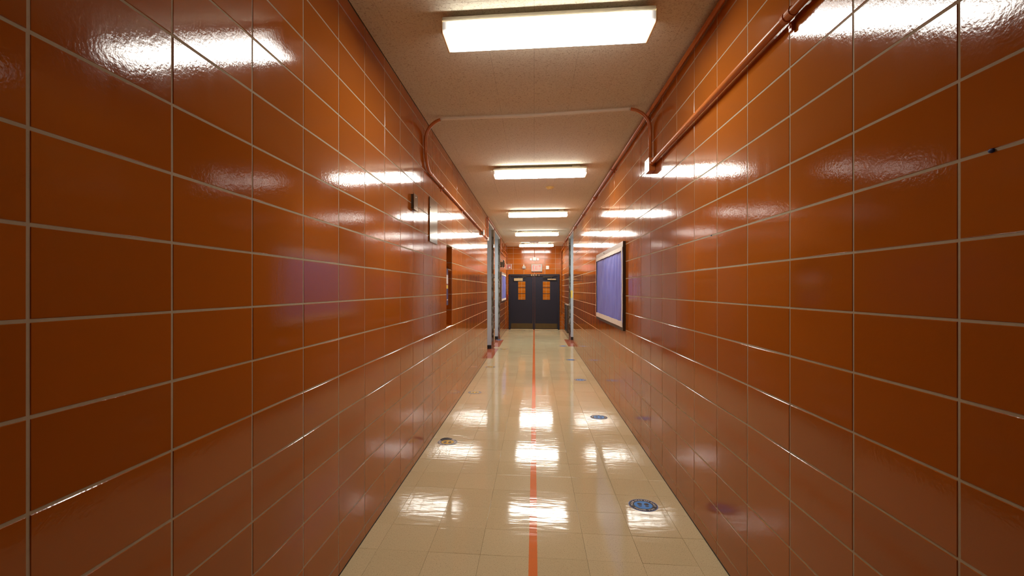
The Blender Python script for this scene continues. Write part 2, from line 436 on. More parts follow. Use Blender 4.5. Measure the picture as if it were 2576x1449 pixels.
# ------------------------------------------------------------------ far wall with door opening, wall behind the camera
DX0, DX1, DTOP = -.963, .947, 2.088
bm = bmesh.new()
bx(bm, -D-.16, DX0, YB+.004, YB+.15, 0, H); bx(bm, DX1, D+.16, YB+.004, YB+.15, 0, H); bx(bm, DX0, DX1, YB+.004, YB+.15, DTOP, H)
wallB = struct(obj('wall_back', bm, M['mortar']))
xsB = [-.790+.397*k for k in range(0, 5)]; zsB = [2.088-.198*k for k in range(11, 0, -1)]+[2.088+.198*k for k in range(0, 7)]
rc = []
for r in ((-D, DX0, .004, DTOP), (DX1, D, .004, DTOP), (-D, D, DTOP, H)): rc += grid_rects(r, xsB, zsB, J)
lay_tiles(wallB, rc, (lambda u, v: V3((u, YB, v)), V3((1, 0, 0)), V3((0, 0, 1)), V3((0, -1, 0))), M['tile'], 'w', .0016, .012, 300, .0013)
struct(box('wall_front', M['door'], (-D-.16, D+.16, Y0-.1, Y0, 0, H)))  # unseen end wall, given dark paint to absorb light near the camera

# ------------------------------------------------------------------ floor
DP = .75                                             # depth of the door alcoves
bs = [(-D-.16, D+.16, Y0, YB+.16, -.12, -.004)]
for a, b in OPL: bs.append((-D-DP, -D-.16, a, b, -.12, -.004))
for a, b in OPR: bs.append((D+.16, D+DP, a, b, -.12, -.004))
floor = struct(box('floor', M['slab'], bs))
ysF = [FY0+FP*k for k in range(0, 80)]
rc = grid_rects((-D, D, Y0, YB+.1), FX, ysF, .0011)
for a, b in OPL: rc += grid_rects((-D-DP, -D, a, b), [-.918-.304, -.918-.608], ysF, .0011)
for a, b in OPR: rc += grid_rects((D, D+DP, a, b), [.906+.304, .906+.608], ysF, .0011)
def fsel(c):
    if c.x < -.92:
        for a, b in OPL:
            if a-.02 < c.y < b+.02: return M['vctred']
    if c.x > .907:
        for a, b in OPR:
            if a-.02 < c.y < b+.02: return M['vctred']
    return M['vct']
lay_tiles(floor, rc, (lambda u, v: V3((u, v, 0)), V3((1, 0, 0)), V3((0, 1, 0)), V3((0, 0, 1))), M['vct'], 'f', .0006, .003, 295, .0014, matsel=fsel)

# ------------------------------------------------------------------ ceiling
bs = [(-D-.16, D+.16, Y0, YB+.16, H+.004, H+.12)]
ceil = struct(box('ceiling', M['gap'], bs))
rc = grid_rects((-D+.004, D-.004, Y0, YB-.003), [-.9+.3*k for k in range(0, 7)], [Y0+.21+.3*k for k in range(0, 75)], .0010)
lay_tiles(ceil, rc, (lambda u, v: V3((u, v, H)), V3((-1, 0, 0)), V3((0, 1, 0)), V3((0, 0, -1))), M['ceil'], 'c', .0005, .0035, 295, .0)

# ------------------------------------------------------------------ door alcoves
def alcove(s, a, b):
    x0, x1, x2 = s*(D+.004), s*(D+DP), s*(D+DP+.1)
    def sx(p, q): return (min(p, q), max(p, q))
    bm = bmesh.new()
    bx(bm, *sx(s*(D+.16), x1), b, b+.06, 0, H-.02)       # far return beyond the wall thickness
    bx(bm, *sx(s*(D+.16), x1), a-.06, a, 0, H-.02)
    bx(bm, *sx(x1, x2), a-.06, b+.06, 0, H-.02)
    bx(bm, *sx(x0, x1), a, b, OPEN_TOP-.012, OPEN_TOP)   # soffit
    bx(bm, *sx(x0, s*(D+.16)), b-.012, b+.001, 0, OPEN_TOP-.012)   # painted reveal, far
    bx(bm, *sx(x0, s*(D+.16)), a-.001, a+.012, 0, OPEN_TOP-.012)   # painted reveal, near
    o = struct(obj('wall_alcove', bm, M['blue']))
    bm = bmesh.new()
    bx(bm, *sx(s*(D+.056), x1), b-.022, b-.012, 0, .095); bx(bm, *sx(x1-s*.01, x1), a, b-.022, 0, .095)
    obj('cove_base', bm, M['black'], o)
    return o
for a, b in OPL: alcove(-1, a, b)
for a, b in OPR: alcove(1, a, b)
def guard(s, a, b, n):
    t = bpy.data.objects.new('trim_%d' % n, None); C.objects.link(t); t.location = (s*D, b, 0); t['kind'] = 'structure'
    e = .004
    def q(x): return (min(s*x[0], s*x[1]), max(s*x[0], s*x[1]))
    bm = bmesh.new()
    bx(bm, *q((-e, .054)), -.016, -.0125, .0, OPEN_TOP-.012)
    bx(bm, *q((-e, -.0005)), -.0125, .05, .0, OPEN_TOP-.012)
    obj('upright_angle', bm, M['guard'], t)
    bm = bmesh.new(); bx(bm, *q((.006, .16)), a-b+.0125, a-b+.015, .0, OPEN_TOP-.013); obj('added_jamb_lining', bm, M['guard'], t)  # unseen steel facing added to darken what the upright reflects
    bm = bmesh.new(); bx(bm, *q((-e, -.0005)), a-b-.02, .05, OPEN_TOP-.012, OPEN_TOP+.032)
    obj('header_strip', bm, M['tin'], t)
guard(-1, *OPL[0], 3); guard(-1, *OPL[1], 4); guard(1, *OPR[0], 5)
tag(box('wall_notice', M['yellow'], (D+.004, D+.11, OPR[0][1]-.0145, OPR[0][1]-.0125, 1.26, 1.49)), 'yellow paper notice on the blue-grey reveal of the right doorway', 'notice')

# ------------------------------------------------------------------ ceiling lights
def ceiling_light(i, y):
    labs = ['nearest and largest lit fluorescent ceiling light', 'second lit fluorescent ceiling light, just past the ceiling pipe',
            'third lit fluorescent ceiling light, above the middle of the corridor', 'fourth lit fluorescent ceiling light, in front of the twin-head lamp',
            'farthest lit fluorescent ceiling light, closest to the double door']
    t = thing('ceiling_light', labs[i], 'ceiling light', (.072, y+.128, H), 'fluorescent ceiling lights')
    L2 = .605
    zb = EYE+1.49-H                     # bottom of diffuser, relative
    box('mounting_block', M['enamel'], (-.52, -.42, -.07, .07, -.034, -.0005), t)
    box('mounting_block', M['enamel'], (.42, .52, -.07, .07, -.034, -.0005), t)
    bm = bmesh.new(); bx(bm, -L2, L2, -.122, .122, zb+.058, -.034, bev=.004); obj('housing', bm, M['enamel'], t)
    bm = bmesh.new()
    pr = [(-.126, .060), (-.128, .012), (-.122, .003), (-.112, 0), (.112, 0), (.122, .003), (.128, .012), (.126, .060)]
    xs = [-L2+.004, -.56, -.5, .5, .56, L2-.004]
    rg = [[bm.verts.new((x, yy, zb+z)) for yy, z in pr] for x in xs]
    for A, B in zip(rg, rg[1:]):
        for k in range(len(pr)-1): bm.faces.new((A[k], B[k], B[k+1], A[k+1]))
    bm.faces.new(rg[0]); bm.faces.new(rg[-1][::-1]); bmesh.ops.recalc_face_normals(bm, faces=bm.faces)
    obj('diffuser', bm, lamp_material(LEVELS[i]), t)
    for s in (-1, 1):
        bm = bmesh.new()
        pp = [(-.131, .066), (-.131, .010), (-.120, -.003), (.120, -.003), (.131, .010), (.131, .066)]
        A = [bm.verts.new((s*(L2-.003), a, zb+b)) for a, b in pp]; B = [bm.verts.new((s*(L2+.003), a, zb+b)) for a, b in pp]
        for k in range(len(pp)):
            j = (k+1) % len(pp); bm.faces.new((A[k], A[j], B[j], B[k]))
        bm.faces.new(A); bm.faces.new(B); bmesh.ops.recalc_face_normals(bm, faces=bm.faces)
        obj('end_plate', bm, M['amber'], t)
for i in range(5): ceiling_light(i, 2.777+3.56*i)
t = thing('smoke_detector', 'small yellowed round smoke detector on the ceiling', 'smoke detector', (.245, 7.75, H))
bm = bmesh.new(); disc(bm, (0, 0, -.012), (0, 0, 1), .068, .0118, 28); obj('base', bm, M['smoke'], t)
bm = bmesh.new(); disc(bm, (0, 0, -.034), (0, 0, 1), .036, .022, 28, .055); obj('cap', bm, M['smoke'], t)

# ------------------------------------------------------------------ conduits
PR = .0150
def strap(parent, c, axis, wall_n, drop, r=PR, mat='orange'):
    """one-hole strap: ring round the pipe + ear screwed to the wall below it"""
    c = V3(c); axis = V3(axis).normalized(); n = V3(wall_n)
    bm = bmesh.new(); disc(bm, c-axis*.011, axis, r+.004, .022, 16)
    e = c+V3(drop)*(r+.018)-n*(r+.002)
    u = axis*.010; v = V3(drop)*.018; k = n*.004
    P = [e+a*u+b*v+d*k for d in (-1, 1) for b in (-1, 1) for a in (-1, 1)]
    vs = [bm.verts.new(p) for p in P]
    for q in ((0, 2, 3, 1), (4, 5, 7, 6), (0, 1, 5, 4), (2, 6, 7, 3), (0, 4, 6, 2), (1, 3, 7, 5)): bm.faces.new([vs[i] for i in q])
    disc(bm, e+n*.004, n, .006, .004, 10)
    bmesh.ops.recalc_face_normals(bm, faces=bm.faces)
    return obj('strap', bm, M[mat], parent)
def coupling(parent, c, axis, r=PR, mat='orange', l=.03):
    bm = bmesh.new(); a = V3(axis).normalized(); disc(bm, V3(c)-a*l/2, a, r+.0035, l, 18)
    return obj('coupling', bm, M[mat], parent)

# A: ceiling crossing + left run
YC = 4.47; zc = H-.0165-.006; xl = -D+.021; ZL = EYE+1.137
t = thing('electrical_conduit', 'conduit crossing the ceiling between first two lights, running along left wall', 'conduit', (0, YC, zc))
def rel(o, t):                                   # parts are modelled in room coordinates
    o.matrix_parent_inverse = Matrix.Identity(4); o.location = -t.location; return o
full = path_fillet([(0, YC, zc), (xl, YC+.012, zc), (xl, YC+.012, ZL), (xl, 9.467, ZL)], .19, 12)
xs_split = -.86
wp = [p for p in full if p.x > xs_split]; op = [p for p in full if p.x <= xs_split]
right = path_fillet([(0, YC, zc), (D-.023, YC-.085, zc), (D-.023, YC-.085, EYE+1.1345)], .19, 12)
wr = [p for p in right if p.x < .87]; orr = [p for p in right if p.x >= .87]
bm = bmesh.new(); tube(bm, [wr[k] for k in range(len(wr)-1, 0, -1)]+wp+[op[0]], PR); rel(obj('white_pipe', bm, M['cream'], t, True), t)
bm = bmesh.new(); tube(bm, op, PR); rel(obj('orange_pipe', bm, M['orange'], t, True), t)
bm = bmesh.new(); tube(bm, [wr[-1]]+orr, PR); rel(obj('orange_pipe', bm, M['orange'], t, True), t)
rel(coupling(t, (-.66, YC+.008, zc), (1, 0, 0), mat='cream', l=.022), t); rel(coupling(t, (.48, YC-.04, zc), (1, 0, 0), mat='cream', l=.022), t)
rel(coupling(t, (xl, 4.74, ZL), (0, 1, 0)), t)
for yy in (5.35, 6.9, 8.4): rel(strap(t, (xl, yy, ZL), (0, 1, 0), (1, 0, 0), (0, 0, -1)), t)
# B: box on the right wall + heavy run towards the camera
t = thing('junction_box', 'orange junction box with bare steel cover high on right wall', 'junction box', (D, 4.37, EYE+1.075))
bm = bmesh.new(); bx(bm, -.052, -.001, -.075, .075, -.055, .055, bev=.003); obj('box_body', bm, M['orange'], t)
box('cover', M['tin'], (-.0555, -.0525, -.078, .078, -.058, .058), t)
for zz_ in (-.04, .04):
    bm = bmesh.new(); disc(bm, (-.0585, .0, zz_), (1, 0, 0), .005, .003, 10); obj('screw', bm, M['steel'], t)
bm = bmesh.new(); disc(bm, (-.028, -.0785, -.01), (0, 1, 0), .016, .0035, 18); obj('knockout', bm, M['orange'], t)
PB = .0175; ZR = EYE+1.087; xr = D-.030
t = thing('electrical_conduit', 'thick orange conduit running along the right wall from junction box towards viewer', 'conduit', (xr, 2, ZR))
pipe('orange_pipe', [(0, -4.9, -.0), (0, 2.02, 0), (.001, 2.30, -.004)], PB, M['orange'], t, .1, 16)
for yy in (-2.5, .05, 1.62): strap(t, (0, yy-2+.44, 0), (0, 1, 0), (-1, 0, 0), (0, 0, -1), PB); coupling(t, (0, yy-2+.40, 0), (0, 1, 0), PB, l=.035)
coupling(t, (0, 2.27, -.004), (0, 1, 0), PB, l=.03)
# C: corner conduit, right, the whole length
t = thing('electrical_conduit', 'thin orange conduit tucked under the ceiling along the right wall', 'conduit', (D-.024, 0, EYE+1.553))
pipe('orange_pipe', [(0, Y0+.02, 0), (0, 16.3, .02)], .0155, M['orange'], t)
for k in range(9): strap(t, (0, .6+1.95*k, .001*k), (0, 1, 0), (-1, 0, 0), (0, 0, -1), .0155)
# D: left small grey box and fitting, left corner conduit over the doorways
t = thing('junction_box', 'small grey junction box at end of the left wall conduit', 'junction box', (-D, 9.52, EYE+1.113))
bm = bmesh.new(); bx(bm, .001, .048, -.05, .05, -.05, .05, bev=.003); obj('box_body', bm, M['grey'], t)
box('cover', M['tin'], (.0485, .0515, -.052, .052, -.052, .052), t)
t = thing('electrical_conduit', 'orange conduit looping above the two left doorways', 'conduit', (-D+.022, 10.6, EYE+1.1))
pipe('orange_pipe', [(0, -1.02, .01), (0, .0, .01)], .013, M['orange'], t)
pipe('orange_pipe', [(0, .045, .01), (0, .045, .475), (0, 4.22, .475), (0, 4.22, .045), (0, 7.0, .045)], .013, M['orange'], t, .05)
bm = bmesh.new(); bx(bm, -.019, .02, .0, .075, -.035, .035, bev=.004); obj('elbow_fitting', bm, M['white'], t)
strap(t, (0, .045, .25), (0, 0, 1), (1, 0, 0), (0, 1, 0), .013); strap(t, (0, 2.0, .475), (0, 1, 0), (1, 0, 0), (0, 0, -1), .013)
# E: far ceiling crossing and wall drops
YF = 16.5
t = thing('electrical_conduit', 'far conduit crossing the ceiling behind twin-head lamp, with corner drops', 'conduit', (0, YF, H-.017))
bm = bmesh.new(); tube(bm, path_fillet([(-D+.04, 0, -.06), (-D+.04, 0, 0), (D-.04, 0, 0), (D-.04, 0, -.06)], .055, 6), .0135); obj('white_pipe', bm, M['cream'], t, True)
pipe('orange_pipe', [(-D+.04, 0, -.05), (-D+.04, 0, -.30), (-D+.02, 1.94, -.30), (-D+.030, 1.94, -.30-.36)], .0135, M['orange'], t, .05)
pipe('orange_pipe', [(-D+.026, 1.975, -.88), (-D+.026, 1.975, -3.1)], .0135, M['orange'], t)
pipe('orange_pipe', [(D-.04, 0, -.05), (D-.04, 0, -.18), (D-.03, 1.96, -.18), (D-.03, 1.96, -2.55)], .0155, M['orange'], t, .05)
coupling(t, (D-.03, 1.96, -.57), (0, 0, 1), .02, l=.03)
strap(t, (D-.03, 1.96, -.60), (0, 0, 1), (0, -1, 0), (-1, 0, 0), .0155)

# twin-head lamps
def twin_heads(name, label, loc, on_ceiling):
    t = thing(name, label, 'emergency light', loc)
    if on_ceiling:
        bm = bmesh.new(); bx(bm, -.155, .155, -.06, .06, -.062, -.0005, bev=.006); obj('lamp_body', bm, M['white'], t)
        hz, y, dx = -.088, -.035, .105
        for s in (-1, 1):
            bm = bmesh.new(); disc(bm, (s*dx, y+.02, -.064), (0, 0, -1), .012, .012, 12)
            disc(bm, (s*dx, y+.025, hz), (s*.45, -1, -.35), .030, .05, 20, .040); h = obj('lamp_head', bm, M['white'], t)
            bm = bmesh.new(); n = V3((s*.45, -1, -.35)).normalized(); disc(bm, V3((s*dx, y+.025, hz))+n*.0505, n, .034, .004, 20); obj('lens', bm, M['bulb'], h)
    else:
        bm = bmesh.new(); bx(bm, -.062, .062, -.06, -.0005, -.06, .06, bev=.006); obj('lamp_body', bm, M['white'], t)
        for s in (-1, 1):
            bm = bmesh.new(); disc(bm, (s*.062, -.035, -.01), (s, 0, 0), .010, .03, 12)
            n = V3((s*.35, -1, -.25)).normalized(); c = V3((s*.115, -.03, -.005)); disc(bm, c, n, .036, .055, 20, .044); h = obj('lamp_head', bm, M['white'], t)
            bm = bmesh.new(); disc(bm, c+n*.0555, n, .038, .003, 20); obj('lens', bm, M['bulb'], h)
twin_heads('emergency_light', 'white twin-head lamp fixed to the ceiling before the last light', (.0, YF-.12, H-.0), True)
twin_heads('emergency_light', 'white twin-head emergency lamp on the wall above the exit sign', (.008, YB, EYE+1.14), False)
t = thing('electrical_conduit', 'short thin orange conduit dropping to the wall emergency lamp', 'conduit', (.012, YB-.014, EYE+1.2))
pipe('orange_pipe', [(0, 0, .0005), (0, 0, .412)], .0095, M['orange'], t)

# ------------------------------------------------------------------ lettering
def glyphs(txt, size, bold=.0):
    """(mesh verts, faces, advance) for each character"""
    out = []
    for ch in txt:
        cu = bpy.data.curves.new('g', 'FONT'); cu.body = ch; cu.size = size; cu.offset = bold; cu.resolution_u = 3
        o = bpy.data.objects.new('g', cu); C.objects.link(o)
        bpy.context.view_layer.update()
        me = bpy.data.meshes.new_from_object(o.evaluated_get(bpy.context.evaluated_depsgraph_get()))
        vs = [tuple(v.co) for v in me.vertices]; fs = [tuple(p.vertices) for p in me.polygons]
        wdt = (max(v[0] for v in vs) if vs else size*.32)
        lo = min(v[0] for v in vs) if vs else 0
        out.append((vs, fs, lo, wdt)); C.objects.unlink(o); bpy.data.objects.remove(o); bpy.data.curves.remove(cu)
    return out
def text_flat(name, txt, size, mat, parent, frame, th=.001, gap=.12, bold=0, sx=1):
    g = glyphs(txt, size, bold); x = 0; P, U, W, Nn = frame
    tot = sum((hi-lo)*sx for _, _, lo, hi in g)+size*gap*(len(g)-1)
    for vs, fs, lo, hi in g:                         # every letter is a part of its own
        if fs:
            me = bpy.data.meshes.new(name); me.from_pydata([tuple(P+U*((v[0]-lo)*sx+x-tot/2)+W*v[1]+Nn*th) for v in vs], [], fs); me.materials.append(mat)
            o = bpy.data.objects.new(name, me); C.objects.link(o); o.parent = parent
        x += (hi-lo)*sx+size*gap

def arc_text(V, Fc, g, size, rad, mid, top=True, gap=.14, z=.0):
    tot = sum(h-l for _, _, l, h in g)+size*gap*(len(g)-1)
    x = -tot/2
    for vs, fs, lo, hi in g:
        wd = hi-lo; xc = x+wd/2; k = len(V)
        if top: th = mid-xc/rad
        else: th = mid+xc/rad
        rd = V3((math.cos(th), math.sin(th), 0)); tg = V3((math.sin(th), -math.cos(th), 0)) if top else V3((-math.sin(th), math.cos(th), 0))
        up = rd if top else -rd; base = rad-size*.36 if top else rad+size*.36
        for v in vs: V.append(tuple(rd*base+tg*(v[0]-lo-wd/2)+up*v[1]+V3((0, 0, z))))
        Fc += [tuple(i+k for i in f) for f in fs]
        x += wd+size*gap

# ------------------------------------------------------------------ double door
d = bpy.data.objects.new('door_1', None); C.objects.link(d); d.location = (0, YB, 0); d['kind'] = 'structure'
fw = .063
bm = bmesh.new()
bx(bm, DX0, DX0+fw, -.05, .1, 0, DTOP, bev=.004); bx(bm, DX1-fw, DX1, -.05, .1, 0, DTOP, bev=.004); bx(bm, DX0+fw, DX1-fw, -.05, .1, DTOP-fw, DTOP, bev=.004)
obj('door_frame', bm, M['door'], d)
XM = -.011
bm = bmesh.new(); bx(bm, XM-.037, XM+.037, -.045, .06, 0, DTOP-fw, bev=.004); obj('mullion', bm, M['door'], d)
box('threshold', M['tan'], (DX0+fw, DX1-fw, -.03, .09, .0005, .012), d)
def leaf(x0, x1, wx0, wx1):
    z0, z1 = .016, DTOP-fw-.004; wz0, wz1 = EYE-.407, EYE+.284; y0, y1 = .0, .045
    bm = bmesh.new()
    bx(bm, x0, wx0, y0, y1, z0, z1); bx(bm, wx1, x1, y0, y1, z0, z1); bx(bm, wx0, wx1, y0, y1, z0, wz0); bx(bm, wx0, wx1, y0, y1, wz1, z1)
    lf = obj('door_leaf', bm, M['door'], d)
    hh = (wz1-wz0)/3
    for k in (1, 2): box('glazing_bar', M['door'], (wx0, wx1, y0-.002, y1+.002, wz0+hh*k-.012, wz0+hh*k+.012), lf)
    for k in range(3): box('pane', M['glass'], (wx0, wx1, .02, .025, wz0+hh*k+.012*(k > 0), wz0+hh*(k+1)-.012*(k < 2)), lf)
    bm = bmesh.new()
    for q in ((wx0-.018, wx0, wz0-.018, wz1+.018), (wx1, wx1+.018, wz0-.018, wz1+.018), (wx0, wx1, wz0-.018, wz0), (wx0, wx1, wz1, wz1+.018)):
        bx(bm, q[0], q[1], -.006, 0, q[2], q[3])
    obj('window_moulding', bm, M['door'], lf)
    box('kick_plate', M['brass'], (x0+.015, x1-.015, -.003, -.0005, .03, .225), lf)
leaf(DX0+fw+.004, XM-.040, -.607, -.334); leaf(XM+.040, DX1-fw-.004, .325, .592)
cl = box('door_closer', M['tan'], (-.765, -.436, -.062, -.001, 1.838, 1.938), d, bev=.006)
box('closer_arm', M['bronze'], [(-.62, -.40, -.058, -.042, 1.955, 1.972), (-.46, -.30, -.075, -.05, 1.985, 2.0), (-.60, -.575, -.058, -.03, 1.938, 1.972)], cl)
cl = box('door_closer', M['tan'], (.50, .81, -.075, -.001, 1.872, 1.915), d, bev=.006)
box('closer_arm', M['bronze'], [(.32, .66, -.10, -.08, 1.965, 1.985), (.63, .66, -.10, -.05, 1.915, 1.985), (.34, .72, -.07, -.052, 2.0, 2.018)], cl)
text_flat('letter', 'EXIT 1', .062, M['gold'], d, (V3((.035, -.0515, DTOP-.056)), V3((1, 0, 0)), V3((0, 0, 1)), V3((0, -1, 0))), gap=.45, bold=.002)

# room behind the door glass
VB = 23.9
bm = bmesh.new()
bx(bm, -1.6, 1.6, VB+.004, VB+.1, 0, 2.9); bx(bm, -1.7, -1.6, YB+.15, VB+.1, 0, 2.9); bx(bm, 1.6, 1.7, YB+.15, VB+.1, 0, 2.9)
wv = struct(obj('wall_vestibule', bm, M['mortar']))
rc = grid_rects((-1.6, 1.6, .0, 2.9), [-1.406+.397*k for k in range(8)], [.105+.198*k for k in range(15)], J)
lay_tiles(wv, rc, (lambda u, v: V3((u, VB, v)), V3((1, 0, 0)), V3((0, 0, 1)), V3((0, -1, 0))), M['tile'], 'w', .0016, .012, 300, .001)
struct(box('floor_vestibule', M['vct'], (-1.7, 1.7, YB+.16, VB+.1, -.12, 0)))
struct(box('ceiling_vestibule', M['ceil'], (-1.7, 1.7, YB+.15, VB+.1, 2.9, 3.0)))
t = thing('ceiling_light', 'added unseen lamp lighting the lobby behind the double door', 'ceiling light', (0, 22.3, 2.9))  # added lamp, out of view, to brighten the wall behind the panes
box('housing', M['enamel'], (-.5, .5, -.13, .13, -.05, -.0005), t)
VL = simple('added_lobby_glow', (.8, .8, .78), .4, emit=LAMP_TINT, es=90.0)
box('diffuser', VL, (-.48, .48, -.12, .12, -.075, -.051), t)

# ------------------------------------------------------------------ things above and beside the door
t = thing('exit_sign', 'grey metal exit sign with red letters above double door', 'sign', (.095, YB, 2.325))
bm = bmesh.new(); bx(bm, -.203, .203, -.075, -.0005, -.135, .135, bev=.008); obj('sign_body', bm, M['grey'], t)
box('face_plate', M['grey'], (-.19, .19, -.079, -.0755, -.122, .122), t)
text_flat('letter', 'EXIT', .262, M['redlit'], t, (V3((0, -.0795, -.092)), V3((1, 0, 0)), V3((0, 0, 1)), V3((0, -1, 0))), gap=.09, bold=.006, sx=.44)
t = thing('sensor_box', 'small beige sensor box with top nipple left of exit sign', 'sensor box', (-.385, YB, EYE+.825))
bm = bmesh.new(); bx(bm, -.06, .06, -.07, -.0005, -.05, .04, bev=.008); obj('sensor_body', bm, M['grey'], t)
bm = bmesh.new(); disc(bm, (-.01, -.03, .04), (0, 0, 1), .022, .06, 14, .008); obj('nipple', bm, M['white'], t)
box('base_plate', M['bronze'], (-.052, .052, -.06, -.002, -.058, -.0505), t)
t = thing('wall_speaker', 'small white square sounder right of the exit sign', 'speaker', (.50, YB, EYE+.81))
bm = bmesh.new(); bx(bm, -.056, .056, -.045, -.0005, -.065, .065, bev=.010); obj('sounder_body', bm, M['white'], t)
for k in range(3): box('grille_slot', M['grey'], (-.035, .035, -.0465, -.0455, -.03+.025*k, -.022+.025*k), t)
t = thing('alarm_strobe', 'red fire alarm behind white wire cage in the far left corner', 'fire alarm', (-.955, YB, EYE+.845))
bm = bmesh.new(); bx(bm, -.055, .06, -.06, -.0005, -.06, .06, bev=.006); obj('alarm_body', bm, M['red'], t)
box('strobe_lens', M['white'], (.0, .05, -.072, -.0605, -.045, -.0), t)
bm = bmesh.new()
for zz_ in [-.09+.03*k for k in range(7)]: bx(bm, -.078, .11, -.104, -.099, zz_-.0025, zz_+.0025)
for xx in (-.078, .105):
    bx(bm, xx-.004, xx+.004, -.108, -.0005, -.095, -.088); bx(bm, xx-.004, xx+.004, -.108, -.0005, .088, .095); bx(bm, xx-.006, xx+.006, -.108, -.098, -.095, .095)
obj('wire_cage', bm, M['white'], t)
t = thing('pull_station', 'red fire alarm pull station low beside the left door jamb', 'fire alarm', (-D, 18.1, EYE-.33))
bm = bmesh.new(); bx(bm, .0005, .045, -.05, .05, -.085, .075, bev=.004); obj('station_body', bm, M['red'], t)
bm = bmesh.new(); bx(bm, .0455, .10, -.03, .03, .075, .11, bev=.004); bx(bm, .02, .0455, -.03, .03, .075, .11); obj('handle_cover', bm, M['red'], t)
bm = bmesh.new()
bx(bm, .001, .105, -.065, -.062, -.11, .125); bx(bm, .102, .105, -.062, .062, -.11, .125); bx(bm, .001, .105, .062, .065, -.11, .125)
obj('clear_cover', bm, M['glass'], t)
# school bell
t = thing('school_bell', 'dark round gong bell on the left wall above the far board', 'bell', (-D, 15.35, EYE+.80))
bm = bmesh.new(); bx(bm, .0005, .045, -.14, -.02, -.115, .055, bev=.006); obj('back_box', bm, M['bronze'], t)
bm = bmesh.new(); disc(bm, (.0005, -.02, .0), (1, 0, 0), .02, .06, 14); disc(bm, (.056, -.02, 0), (1, 0, 0), .125, .022, 36, .124); disc(bm, (.078, -.02, 0), (1, 0, 0), .124, .022, 36, .10); disc(bm, (.10, -.02, 0), (1, 0, 0), .10, .012, 36, .03)
obj('gong', bm, M['gong'], t)

# drinking fountain / dark louvred panel on the right beyond the doorway
t = thing('wall_grille', 'dark louvred metal grille low on right wall past doorway', 'grille', (D, 15.62, .60))
bm = bmesh.new()
for q in ((-.62, -.58, -.42, .43), (.58, .62, -.42, .43), (-.58, .58, -.42, -.38), (-.58, .58, .39, .43)): bx(bm, -.035, -.0005, q[0], q[1], q[2], q[3])
obj('grille_frame', bm, M['bronze'], t)
for k in range(14):
    bm = bmesh.new(); z = -.36+.054*k
    vs = [bm.verts.new(p) for p in ((-.028, -.58, z), (-.004, -.58, z+.034), (-.004, .58, z+.034), (-.028, .58, z), (-.028, -.58, z+.004), (-.004, -.58, z+.038), (-.004, .58, z+.038), (-.028, .58, z+.004))]
    for q in ((0, 3, 2, 1), (4, 5, 6, 7), (0, 1, 5, 4), (2, 3, 7, 6), (0, 4, 7, 3), (1, 2, 6, 5)): bm.faces.new([vs[i] for i in q])
    obj('louvre', bm, M['black'], t)
box('top_rail', M['alu'], (-.037, -.0005, -.62, .62, .431, .445), t)
box('back_sheet', M['black'], (-.003, -.0005, -.58, .58, -.38, .39), t)

